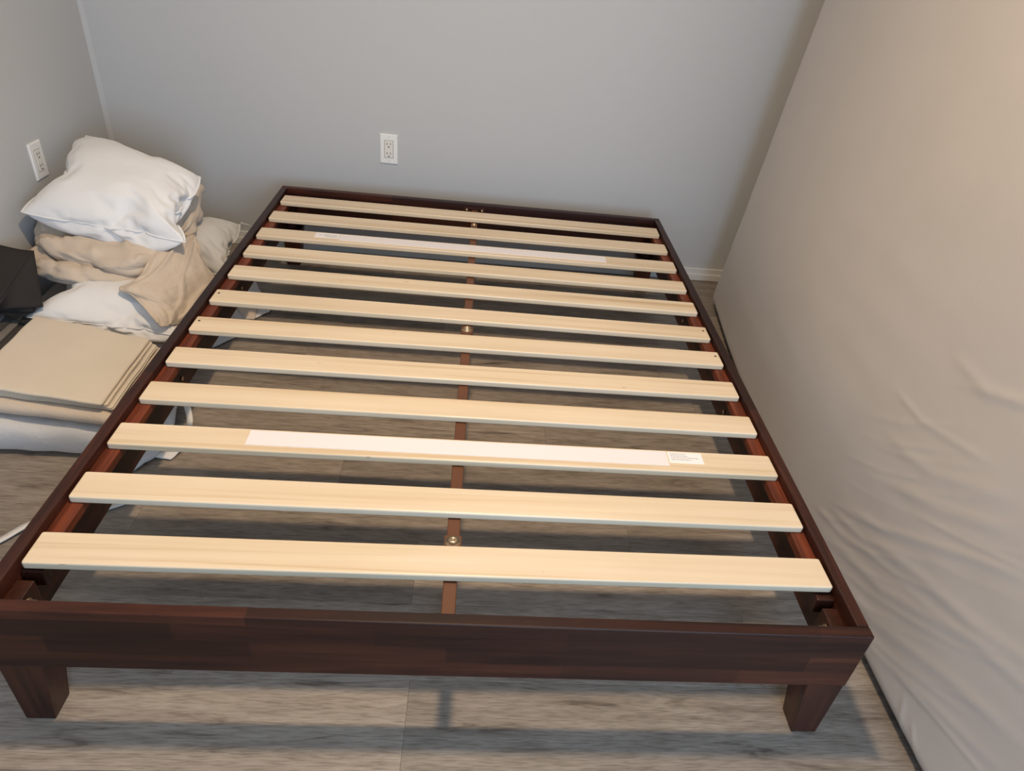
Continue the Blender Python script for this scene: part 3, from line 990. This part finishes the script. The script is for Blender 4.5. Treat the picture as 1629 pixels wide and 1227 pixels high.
# --- beige blanket: a simulated sheet dropped over the lower pillows, and a roll of it on top
def roll_bm(axis, ry, rz, seed, n=64, m=48, amp=0.013):
    axis = spline(axis, n)
    bm = bmesh.new()
    rings = []
    for i, c in enumerate(axis):
        t = i / n
        e = max(0.0, 1 - abs(2 * t - 1) ** 5) ** 0.5
        tan = axis[min(i + 1, n)] - axis[max(i - 1, 0)]
        side = Vector((-tan.y, tan.x, 0)).normalized()
        ring = []
        for k in range(m):
            a = math.tau * k / m
            ca, sa = math.cos(a), math.sin(a)
            sq = (abs(ca) ** 2.6 + abs(sa) ** 2.6) ** (-1 / 2.6)
            p = c + (side * (ry * ca * sq) + Vector((0, 0, rz * sa * sq))) * (0.12 + 0.88 * e)
            q = Vector((p.x * 2.2, p.y * 7, p.z * 9 + seed))
            d = amp * fbm(q, 1.6, 3)
            ln = noise.noise(Vector((p.x * 7 + p.z * 5, p.y * 3 - p.z * 12, seed)))
            d -= amp * 1.5 * max(0.0, 1 - abs(ln) * 6) * 0.5      # sharp valleys
            fold = noise.noise(Vector((t * 3.2 + seed, math.cos(a) * 1.6 + 0.35 * math.sin(t * 9), math.sin(a) * 1.6)))
            d += 0.9 * amp * (1 - min(1.0, abs(fold) * 5.0)) - 0.25 * amp
            # converging pleats at the right hand end
            d += 0.012 * max(0.0, t - 0.78) / 0.22 * math.sin(a * 7 + 3 * t)
            nrm = (side * (ca / ry) + Vector((0, 0, sa / rz))).normalized()
            ring.append(bm.verts.new(p + nrm * d))
        rings.append(ring)
    for A, B in zip(rings, rings[1:]):
        for k in range(m):
            bm.faces.new((A[k], A[(k + 1) % m], B[(k + 1) % m], B[k]))
    bm.faces.new(rings[0]); bm.faces.new(rings[-1])
    return bm

bl_root = thing('rumpled_blanket', 'rumpled beige blanket bundled under the top white pillow', 'blanket', (-1.15, 1.42, 0.2))
roll = local(bl_root, from_bm('rolled_fold', roll_bm([(-1.345, 1.48, 0.268), (-1.25, 1.41, 0.262), (-1.10, 1.355, 0.258), (-0.985, 1.33, 0.256)], 0.145, 0.052, 3.0), M['beige'], bl_root, True))
lump = local(bl_root, from_bm('side_fold', roll_bm([(-1.405, 1.66, 0.25), (-1.395, 1.55, 0.262), (-1.375, 1.42, 0.255), (-1.335, 1.34, 0.235)], 0.05, 0.06, 8.0, 40, 32, 0.012), M['beige'], bl_root, True))

back = local(bl_root, from_bm('back_fold', roll_bm([(-1.17, 1.86, 0.31), (-1.09, 1.80, 0.325), (-1.05, 1.70, 0.315), (-1.02, 1.58, 0.29), (-1.00, 1.48, 0.27)], 0.055, 0.042, 17.0, 44, 28, 0.012), M['beige'], bl_root, True))
hem = local(bl_root, from_bm('lower_part', roll_bm([(-1.405, 1.36, 0.225), (-1.33, 1.275, 0.220), (-1.22, 1.235, 0.222), (-1.10, 1.245, 0.215), (-1.02, 1.28, 0.21)], 0.045, 0.032, 13.0, 48, 28, 0.012), M['beige'], bl_root, True))
# --- loose beige sheet hanging over the lower pillows towards the bed rail
NET = [[(-1.014, 1.342, 0.285), (-0.957, 1.378, 0.29), (-0.947, 1.462, 0.285), (-0.921, 1.433, 0.27)], [(-1.007, 1.175, 0.262), (-0.948, 1.233, 0.268), (-0.904, 1.293, 0.255), (-0.876, 1.353, 0.235)], [(-1.047, 1.115, 0.25), (-0.942, 1.108, 0.25), (-0.88, 1.205, 0.222), (-0.827, 1.303, 0.19)], [(-0.99, 1.08, 0.243), (-0.913, 1.069, 0.222), (-0.875, 1.12, 0.19), (-0.836, 1.184, 0.168)], [(-0.915, 1.014, 0.205), (-0.894, 1.01, 0.188), (-0.875, 1.049, 0.172), (-0.862, 1.097, 0.155)]]
def net_bm(net, nu, nv, amp, seed):
    rows_ = [spline(r, nu) for r in net]
    cols = [spline([rows_[k][i] for k in range(len(rows_))], nv) for i in range(nu + 1)]
    bm = bmesh.new()
    g = []
    for i, c in enumerate(cols):
        line = []
        for j, p in enumerate(c):
            u, v = i / nu, j / nv
            w = noise.noise(Vector((u * 2.6 + v * 1.3 + seed, v * 2.0 - u * 1.2, seed)))
            ridge = 1 - min(1.0, abs(w) * 6)
            d = amp * (0.9 * ridge + 1.1 * fbm(Vector((u * 3 + seed, v * 3, 0)), 1.3, 3))
            edge = max(0.0, 1 - min(u, 1 - u, v, 1 - v) * 9)
            d -= edge * 0.006
            q = p + Vector((0.35, -0.45, 0.8)) * d
            q += Vector((0.006 * noise.noise(Vector((v * 9, 1, seed))), 0.006 * noise.noise(Vector((u * 9, 5, seed))), 0)) * edge
            q.x = min(q.x, -0.765)
            line.append(bm.verts.new(q))
        g.append(line)
    for i in range(nu):
        for j in range(nv):
            bm.faces.new((g[i][j], g[i + 1][j], g[i + 1][j + 1], g[i][j + 1]))
    return bm
dr = thing('draped_sheet', 'crumpled beige sheet draped over the pillows beside the bed', 'sheet', (-1.0, 1.25, 0.17))
o = local(dr, from_bm('sheet_cloth', net_bm(NET, 54, 60, 0.011, 4.0), M['beige'], dr, True))
md = o.modifiers.new('thick', 'SOLIDIFY'); md.thickness = 0.004; md.offset = 0

# --- charcoal cloth folded over the grey throw, its flap hanging towards the sheets
ch = thing('charcoal_cloth', 'charcoal folded cloth with a hanging flap beside the left wall', 'cloth', (-1.36, 1.1, 0.17))
def facet(name, quads, mat, parent, th, amp):
    bm = bmesh.new()
    for q in quads:
        vs = [bm.verts.new(p) for p in q]
        bm.faces.new(vs)
    bmesh.ops.remove_doubles(bm, verts=bm.verts, dist=1e-4)
    bmesh.ops.subdivide_edges(bm, edges=bm.edges, cuts=9, use_grid_fill=True)
    for v in bm.verts:
        v.co += Vector((0.3, 0.5, 1)) * amp * fbm(v.co, 14, 2)
    o = from_bm(name, bm, mat, parent, True)
    md = o.modifiers.new('thick', 'SOLIDIFY'); md.thickness = th; md.offset = -1
    return local(parent, o)
A_, B_, D_, E_ = (-1.437, 1.225, 0.305), (-1.318, 1.205, 0.300), (-1.325, 0.985, 0.232), (-1.437, 0.980, 0.238)
H_, G_ = (-1.240, 1.050, 0.199), (-1.345, 1.015, 0.200)
facet('top_panel', [(A_, B_, D_, E_)], M['charcoal'], ch, 0.006, 0.003)
facet('hanging_flap', [(B_, H_, G_, D_)], M['charcoal'], ch, 0.006, 0.003)
o = from_bm('lower_part', blob_bm([(-1.436, 1.02), (-1.262, 1.035), (-1.29, 1.12), (-1.31, 1.19), (-1.436, 1.20)], 0.178, 0.203, 20, 2.0, 0.002, 8, 20.0, 10), M['black'], ch, True)  # near-black slab filling the band below the flap
local(ch, o)

# --- the square white pillow on top
pt, pt_o = pillow('big square white pillow on top of the bedding pile in the corner', M['pillow'],
       [(-1.395, 1.325, 0.365), (-0.905, 1.285, 0.325), (-0.945, 1.62, 0.425), (-1.385, 1.81, 0.482)], 0.100, 0, 0.9, plump=0.17, belly=(0, -0.055, -0.012))

# --- loose white strap on the floor beside the bed
stp = spline([(-1.10, 0.24, 0.004), (-1.03, 0.315, 0.005), (-0.99, 0.372, 0.006), (-0.94, 0.40, 0.005), (-0.86, 0.43, 0.004), (-0.80, 0.47, 0.004)], 24)
sp = from_bm('webbing_strap', band_bm(stp, (0.8, -0.6, 0.3), 0.024, 0.003), M['strap'], None, True)
tag(sp, 'narrow white fabric strap trailing on the floor beside the bed', 'strap')
